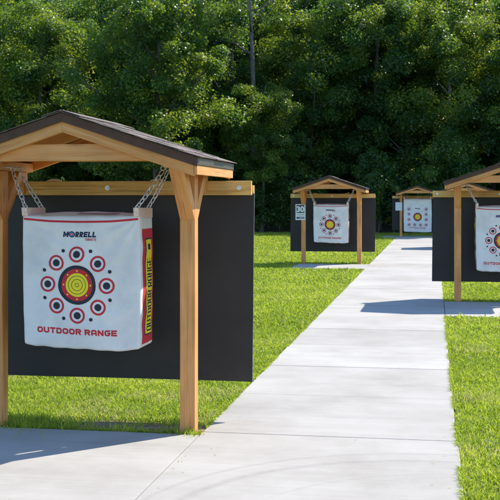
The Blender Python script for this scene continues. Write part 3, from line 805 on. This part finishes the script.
# ------------------------------------------------------------------ grass
def in_pad(x, y, e):
    m = (x > PX0 - e) & (x < np.where(y < 7.2, PX1 + 0.012, PX1) + e) & (y < 47.0 + e)
    for (a, b, c, d) in PADS: m |= (x > a - e) & (x < b + e) & (y > c - e) & (y < d + e)
    return m
def vnoise(x, y, s, seed):
    """cheap smooth value noise, vectorised"""
    r = np.random.default_rng(seed); G = r.random((256, 256)); u, v = x * s + 500, y * s + 500
    i, j = np.floor(u).astype(int), np.floor(v).astype(int); fu, fv = u - i, v - j; fu = fu * fu * (3 - 2 * fu); fv = fv * fv * (3 - 2 * fv)
    g = lambda a, b: G[a % 256, b % 256]
    return (g(i, j) * (1 - fu) + g(i + 1, j) * fu) * (1 - fv) + (g(i, j + 1) * (1 - fu) + g(i + 1, j + 1) * fu) * fv
allV, allT = [], []
def band(y0, y1, xl, xr, dens, wid, hgt, base=False):
    area = (y1 - y0) * (xr - xl); n = int(area * dens)
    x = rng.uniform(xl, xr, n); y = rng.uniform(y0, y1, n)
    keep = (x > -0.4225 * y - 1.6) & (x < 0.0595 * y + 1.5)
    edge = 0.012 * (vnoise(x, y, 9, 1) - 0.72) * 4 
    keep &= ~in_pad(x, y, 0.0)
    d = bare_amount(x, y); keep &= rng.random(n) > d * 1.25
    thin = vnoise(x, y, 2.3, 5); keep &= rng.random(n) < 0.55 + thin * 0.7
    x, y = x[keep], y[keep]; n = len(x)
    cl = vnoise(x, y, 6, 2) * 0.6 + vnoise(x, y, 17, 3) * 0.4
    h = hgt * (0.45 + 0.9 * cl) * rng.uniform(0.6, 1.25, n)
    tall = rng.random(n) < 0.012; h[tall] *= 1.7
    # a taller fringe along concrete edges and posts
    az = rng.uniform(0, 2 * math.pi, n); lean = rng.uniform(0.15, 1.1, n) * h
    wd = wid * rng.uniform(0.6, 1.3, n); fa = rng.uniform(0, 2 * math.pi, n)
    dx, dy = np.cos(fa) * wd / 2, np.sin(fa) * wd / 2
    z0 = np.full(n, -0.030)
    mx, my = x + np.cos(az) * lean * 0.35, y + np.sin(az) * lean * 0.35
    tx, ty = x + np.cos(az) * lean, y + np.sin(az) * lean
    mz, tz = z0 + h * 0.62, z0 + h * rng.uniform(0.75, 1.0, n)
    tx2, ty2 = tx + dx * 0.12, ty + dy * 0.12
    # two quads: lower and upper half of a bent blade (blunt, mown tip)
    P = np.stack([np.stack([x - dx, y - dy, z0], 1), np.stack([x + dx, y + dy, z0], 1), np.stack([mx + dx * 0.9, my + dy * 0.9, mz], 1), np.stack([mx - dx * 0.9, my - dy * 0.9, mz], 1),
                  np.stack([mx - dx * 0.9, my - dy * 0.9, mz], 1), np.stack([mx + dx * 0.9, my + dy * 0.9, mz], 1), np.stack([tx2, ty2, tz], 1), np.stack([tx - dx * 0.12, ty - dy * 0.12, tz], 1)], 1)
    tone = np.clip(0.08 + 0.30 * rng.random(n) + 0.55 * vnoise(x, y, 1.1, 8) * vnoise(x, y, 4.5, 9) + 0.10 * (rng.random(n) - 0.5), 0, 0.72)
    dead = rng.random(n) < 0.05 + np.where(y < 12, 0.34, 0.12) * (vnoise(x, y, 2.6, 14) > 0.70); tone[dead] = rng.uniform(0.8, 1.0, dead.sum())
    allV.append(P.reshape(-1, 3)); allT.append(np.repeat(tone, 2))
band(4.6, 9.0, -5.6, 2.1, 5600, 0.0068, 0.054)
band(9.0, 13, -7.2, 2.4, 4200, 0.0082, 0.054)
band(13, 20, -10.2, 2.8, 1700, 0.013, 0.060)
band(20, 30, -14.4, 3.4, 800, 0.019, 0.060)
band(30, 51, -23.5, 4.6, 330, 0.030, 0.062)
# broad leaved weeds between the blades near the camera
n = 26000; x = rng.uniform(-5.6, 2.1, n); y = rng.uniform(4.6, 13, n)
k = (x > -0.4225 * y - 1.0) & (x < 0.0595 * y + 1.0) & ~in_pad(x, y, 0.005) & (vnoise(x, y, 2.7, 21) > 0.5) & (rng.random(n) > bare_amount(x, y) * 1.3)
x, y = x[k], y[k]; n = len(x); a = rng.uniform(0, 2 * math.pi, n); r = rng.uniform(0.007, 0.017, n); z = rng.uniform(-0.012, 0.022, n); tl = rng.uniform(-0.6, 0.6, n)
ca, sa = np.cos(a), np.sin(a)
P = np.stack([np.stack([x - ca * r, y - sa * r, z - tl * r], 1), np.stack([x + sa * r * 0.6, y - ca * r * 0.6, z + 0.002], 1), np.stack([x + ca * r, y + sa * r, z + tl * r], 1), np.stack([x - sa * r * 0.6, y + ca * r * 0.6, z + 0.002], 1)], 1)
allV.append(P.reshape(-1, 3)); allT.append(np.clip(rng.uniform(0.0, 0.45, n), 0, 1))
# sprigs that lean over the concrete edges
def fringe(xa, ya, xb, yb, nn, nx_, ny_, wid):
    t = rng.random(nn); t = t[vnoise(t * 40 + xa * 3, t * 0 + ya, 1.0, 31) > 0.42]; m = len(t); x = xa + (xb - xa) * t - nx_ * 0.01; y = ya + (yb - ya) * t - ny_ * 0.01
    h = rng.uniform(0.02, 0.060, m); o = rng.uniform(-0.2, 1.0, m) ** 1 * h * 1.1; s = rng.uniform(-1, 1, m) * h * 0.8
    tx, ty = x + nx_ * o + ny_ * s, y + ny_ * o + nx_ * s; tz = -0.03 + h
    mx, my, mz = (x * 0.55 + tx * 0.45), (y * 0.55 + ty * 0.45), np.full(m, -0.03) + h * 0.75; ww = wid * rng.uniform(0.6, 1.2, m); fa = rng.uniform(0, 6.28, m); dx, dy = np.cos(fa) * ww / 2, np.sin(fa) * ww / 2
    z0 = np.full(m, -0.03); tz = np.maximum(tz * 0.6, 0.006)
    P = np.stack([np.stack([x - dx, y - dy, z0], 1), np.stack([x + dx, y + dy, z0], 1), np.stack([mx + dx, my + dy, mz], 1), np.stack([mx - dx, my - dy, mz], 1),
                  np.stack([mx - dx, my - dy, mz], 1), np.stack([mx + dx, my + dy, mz], 1), np.stack([tx + dx * .15, ty + dy * .15, tz], 1), np.stack([tx - dx * .15, ty - dy * .15, tz], 1)], 1)
    allV.append(P.reshape(-1, 3)); allT.append(np.repeat(rng.uniform(0.1, 0.75, m), 2))
fringe(PX1 + 0.004, 4.8, PX1, 14.8, 5200, -1, 0, 0.007)
fringe(PX0, 7.15, PX0, 24.3, 5200, 1, 0, 0.008)
fringe(-3.9, 5.31, PX0, 5.31, 900, 0, 1, 0.007)
fringe(-3.9, 7.12, PX0, 7.12, 1500, 0, -1, 0.007)
fringe(PX1, 14.85, 2.7, 14.85, 900, 0, 1, 0.010)
n = 110; y = 5.4 + 16 * rng.random(n) ** 1.6; e = rng.random(n) < 0.5; o = np.abs(rng.normal(0, 0.10, n)) + 0.01
x = np.where(e, PX0 + o, PX1 - o); far = rng.random(n) < 0.12; x[far] = rng.uniform(PX0, PX1, far.sum())
a = rng.uniform(0, 6.28, n); L = rng.uniform(0.008, 0.028, n); dx, dy = np.cos(a) * L, np.sin(a) * L; wx, wy = -np.sin(a) * 0.0022, np.cos(a) * 0.0022; zz = np.full(n, 0.004)
P = np.stack([np.stack([x - wx, y - wy, zz], 1), np.stack([x + wx, y + wy, zz], 1), np.stack([x + dx + wx, y + dy + wy, zz + 0.002], 1), np.stack([x + dx - wx, y + dy - wy, zz + 0.002], 1)], 1)
allV.append(P.reshape(-1, 3)); allT.append(rng.uniform(0.3, 1.0, n))
V = np.concatenate(allV); T = np.concatenate(allT)
lawn = link('grass', np_mesh('grass', V, 4, T, GRASS)); tag(lawn, 'bright green mown grass on both sides of the path', 'grass', kind='stuff')
# grass tufts at the foot of the near post
def tuft(name, cx, cy, n, rad, hgt, label):
    x = cx + rng.normal(0, rad, n); y = cy + rng.normal(0, rad * 0.7, n); h = hgt * rng.uniform(0.4, 1.2, n); az = rng.uniform(0, 6.28, n); le = h * rng.uniform(0.1, 0.9, n)
    fa = rng.uniform(0, 6.28, n); dx, dy = np.cos(fa) * 0.004, np.sin(fa) * 0.004; z0 = np.full(n, -0.02)
    tx, ty, tz = x + np.cos(az) * le, y + np.sin(az) * le, z0 + h
    P = np.stack([np.stack([x - dx, y - dy, z0], 1), np.stack([x + dx, y + dy, z0], 1), np.stack([tx, ty, tz], 1)], 1)
    o = link(name, np_mesh(name, P.reshape(-1, 3), 3, rng.uniform(0.1, 0.7, n), GRASS)); tag(o, label, 'grass', kind='stuff')
tuft('grass_tuft', -1.64, 7.10, 130, 0.05, 0.075, 'short green tuft of grass at the foot of the nearest post')
tuft('grass_tuft', -3.15, 7.32, 900, 0.34, 0.085, 'longer shaded grass by the left post of the nearest shelter')

# ------------------------------------------------------------------ trees
def leaf_mesh(name, C, rad, per, size, seed, mat, squash=0.8):
    """C: clump centres (n,3), rad: radii; leaves spread through each clump."""
    r = np.random.default_rng(seed); n = len(C); N_ = n * per
    d = r.normal(size=(N_, 3)); d /= np.linalg.norm(d, axis=1)[:, None]
    q = r.random(N_) ** 0.42
    cc = np.repeat(C, per, 0); rr = np.repeat(rad, per)
    lump = 0.75 + 0.5 * vnoise(d[:, 0] * 3 + cc[:, 0], d[:, 2] * 3 + cc[:, 1], 1.3, seed + 1)
    P = cc + d * (q * rr * lump)[:, None] * np.array((1, 1, squash))
    # leaf frame: faces up/outward with scatter
    nrm = d * 0.6 + np.array((0, 0, 0.75)) + r.normal(size=(N_, 3)) * 0.55; nrm /= np.linalg.norm(nrm, axis=1)[:, None]
    t = np.cross(nrm, r.normal(size=(N_, 3))); t /= np.linalg.norm(t, axis=1)[:, None] + 1e-9; b = np.cross(nrm, t)
    L = (size * r.uniform(0.6, 1.35, N_))[:, None]; W_ = L * 0.36
    a0 = P - t * L * 0.5; a2 = P + t * L * 0.5 - nrm * L * 0.10; a1 = P - b * W_ + t * L * 0.08 + nrm * L * 0.08; a3 = P + b * W_ + t * L * 0.08 + nrm * L * 0.08
    V = np.stack([a0, a1, a2, a3], 1).reshape(-1, 3)
    tone = np.clip(np.repeat(r.uniform(0.0, 0.85, n) ** 1.3, per) + r.normal(0, 0.16, N_), 0, 1)
    return np_mesh(name, V, 4, tone, mat)

def make_tree(name, seed, H, CR, z0, nclump, per, leaf, mat, bark, trunk_r=0.17, bare=0.0, limbs=9):
    """Tapered leaning trunk with forked limbs; crown of leaf clumps on a lumpy ellipsoid shell and inside."""
    r = random.Random(seed); rn = np.random.default_rng(seed)
    root = empty(name)
    bm = bmesh.new(); lean = (r.uniform(-0.5, 0.5), r.uniform(-0.4, 0.4))
    tp = []
    for k in range(12):
        f = k / 11; tp.append(Vector((lean[0] * f * f + 0.08 * math.sin(f * 7 + seed), lean[1] * f * f + 0.08 * math.cos(f * 6 + seed), -0.1 + (H * 0.92) * f)))
    tube_bm(bm, tp, [trunk_r * (1.5 if k == 0 else 1) * (1 - 0.82 * k / 11) for k in range(12)], 9)
    def at(f):
        a = f * 11; i = min(10, int(a)); return tp[i].lerp(tp[i + 1], a - i)
    ends = []
    for j in range(limbs):
        f = max(z0 / H * 0.6 + 0.12, 0.12) + (0.85 - max(z0 / H * 0.6 + 0.12, 0.12)) * j / max(1, limbs - 1); p = at(f); a = j * 2.4 + r.uniform(-0.4, 0.4); L = CR * r.uniform(0.55, 0.95) * math.sin(math.pi * (0.25 + 0.65 * f)) 
        dirv = Vector((math.cos(a), math.sin(a), r.uniform(0.25, 0.75)))
        pts = [p + dirv * L * q + Vector((0, 0, 0.25 * L * q * q)) + Vector((r.uniform(-.1, .1), r.uniform(-.1, .1), 0)) * q for q in (0, 0.3, 0.6, 1.0)]
        rb = trunk_r * 0.5 * (1 - 0.55 * f); tube_bm(bm, pts, [rb, rb * 0.75, rb * 0.5, rb * 0.2], 6); ends.append(pts[-1]); ends.append(pts[2])
        for q in (1, 2):
            d2 = (dirv + Vector((r.uniform(-.8, .8), r.uniform(-.8, .8), r.uniform(-.1, .6)))).normalized() * L * 0.5
            tube_bm(bm, [pts[q], pts[q] + d2 * 0.5, pts[q] + d2], [rb * 0.4, rb * 0.28, rb * 0.1], 5); ends.append(pts[q] + d2)
    bm_obj('trunk', bm, bark, root)
    C, Rd = [], []
    zc, hz = (H + z0) / 2, (H - z0) / 2
    while len(C) < nclump:
        d = rn.normal(size=3); d /= np.linalg.norm(d); q = rn.random() ** 0.33
        bulge = 0.78 + 0.4 * noise.noise(Vector((d[0] * 1.6 + seed, d[1] * 1.6, d[2] * 2.2)))
        p = np.array((d[0] * CR * q * bulge * 1.05, d[1] * CR * q * bulge * 1.05, zc + d[2] * hz * q * min(1.05, bulge * 1.15)))
        if noise.noise(Vector((p[0] * 0.55 + seed, p[1] * 0.55, p[2] * 0.6))) < -0.17: continue
        p[0] += lean[0] * 0.5; p[1] += lean[1] * 0.5
        C.append(p); Rd.append(rn.uniform(0.38, 0.85) * (CR / 4) ** 0.5)
    for e in ends:
        if e.z > z0 - 0.5: C.append(np.array(e)); Rd.append(rn.uniform(0.4, 0.8))
    me = leaf_mesh('crown', np.array(C), np.array(Rd), per, leaf, seed + 50, mat)
    link('crown', me, root)
    return root

protos = [
    make_tree('broadleaf_tree', 11, 13.2, 4.3, 0.6, 170, 340, 0.125, LEAF_A, BARK, 0.20),
    make_tree('broadleaf_tree', 23, 14.0, 3.9, 0.9, 165, 340, 0.12, LEAF_B, BARK, 0.17),
    make_tree('broadleaf_tree', 37, 12.6, 4.1, 1.3, 170, 340, 0.12, LEAF_A, BARKP, 0.15),
    make_tree('broadleaf_tree', 41, 15.0, 3.6, 1.6, 165, 340, 0.125, LEAF_B, BARK, 0.18),
]
used = [False] * 4
def put(k, x, y, rz, sc, label, group):
    o = protos[k] if not used[k] else copy_tree(protos[k]); used[k] = True
    o.location = (x, y, 0); o.rotation_euler = (0, 0, rz); o.scale = (sc, sc, sc * 1.0)
    tag(o, label, 'tree', group); return o
G1 = 'leafy trees along the front of the wood'
front_row = [
    (0, -24.5, 53.5, 0.3, 1.0, 'leafy tree at the extreme left edge of the photo, above the near shelter'),
    (2, -20.2, 52.5, 1.4, 1.0, 'leafy tree rising above the left half of the nearest shelter roof'),
    (0, -12.9, 49.2, 2.6, 1.0, 'full sunlit round crowned tree above the right eave of the nearest shelter'),
    (1, -10.6, 55.5, 0.9, 1.0, 'dark leafed tree in the recess just right of the near backstop'),
    (2, -8.3, 51.8, 0.4, 0.62, 'shorter leafy tree in front of the tall bare pale trunk'),
    (0, -6.4, 56.0, 4.0, 0.95, 'broad leafy tree directly above the shelter with the 30 sign'),
    (3, -3.0, 56.5, 2.0, 1.0, 'tall leafy tree above the gap between the 30 sign shelter and the farthest shelter'),
    (2, 0.8, 54.5, 3.1, 1.0, 'leafy tree directly behind the farthest shelter at the end of the path'),
    (1, 4.9, 52.8, 5.2, 1.0, 'leafy tree above the shelter cut by the right edge of the photo'),
    (0, 9.2, 56.0, 1.1, 1.0, 'leafy tree at the extreme right of the wood beyond the frame edge'),
]
for t in front_row: put(*t, G1)
G2 = 'trees standing deeper in the wood'
rr = random.Random(5)
for row, (yy, x0, x1, stp) in enumerate(((60.5, -29, 12, 4.4), (65.5, -31, 13, 4.8))):
    x = x0
    while x < x1:
        put(rr.randrange(4), x + rr.uniform(-0.8, 0.8), yy + rr.uniform(-1, 1), rr.uniform(0, 6.28), rr.uniform(1.0, 1.18), 'tall tree deeper in the wood, mostly screened by the front trees', G2)
        x += stp
# tall bare pale trunk with a high crown, right of the sunlit tree
tt = make_tree('tall_tree', 77, 18.5, 3.2, 12.6, 110, 150, 0.17, LEAF_A, BARKP, 0.19, limbs=6)
tt.rotation_euler = (0, 0, 2.5); tt.location = (-9.05, 53.2, 0); tag(tt, 'slender tree whose tall bare pale trunk shows near the top middle of the photo', 'tree')
# low saplings and brush on the edge of the wood
sap0 = make_tree('sapling', 91, 2.6, 0.9, 0.2, 26, 60, 0.12, LEAF_A, BARK, 0.025, limbs=5)
sap_spots = [(-8.6, 51.4, 1.0, 'sapling in the shade right beside the edge of the near backstop'),
             (-7.5, 52.0, 0.8, 'small sapling halfway between the near backstop and the 30 sign shelter'),
             (-6.3, 51.5, 1.15, 'leafy sapling just left of the backstop of the 30 sign shelter'),
             (-2.6, 51.0, 1.5, 'bushy sapling just right of the 30 sign shelter backstop'),
             (-1.8, 51.6, 1.1, 'taller sapling left of the farthest shelter post'),
             (-0.4, 51.3, 0.6, 'low brush sprig showing under the farthest target bag'),
             (0.6, 51.2, 1.9, 'tall brush showing between the farthest shelter and the right edge shelter'),
             (-12.0, 51.0, 1.0, 'sapling hidden behind the nearest backstop'),
             (1.6, 51.6, 1.2, 'sapling behind the shelters on the right of the path')]
for i, (x, y, s, lb) in enumerate(sap_spots):
    if i == 0: o = sap0
    elif s > 1.3: o = make_tree('sapling', 120 + i, 2.6 * s, 0.9 * s, 0.2, int(30 * s * s), 130, 0.115, LEAF_B, BARK, 0.03, limbs=6); s = 1.0
    else: o = copy_tree(sap0)
    o.location = (x, y, -0.02); o.rotation_euler = (0, 0, i * 1.3); o.scale = (s, s, s); tag(o, lb, 'sapling', 'saplings at the edge of the wood')
# far wood that closes the view
nc = 2300; r = np.random.default_rng(99)
C = np.stack([r.uniform(-46, 28, nc), r.uniform(72, 82, nc), np.where(np.arange(nc) < 850, r.uniform(-0.3, 6, nc), r.uniform(5, 21, nc))], 1)
o = link('far_wood', leaf_mesh('far_wood', C, r.uniform(1.2, 2.2, nc), 130, 0.42, 98, LEAF_B)); tag(o, 'dark mass of leaves deep in the wood', 'wood', kind='stuff')
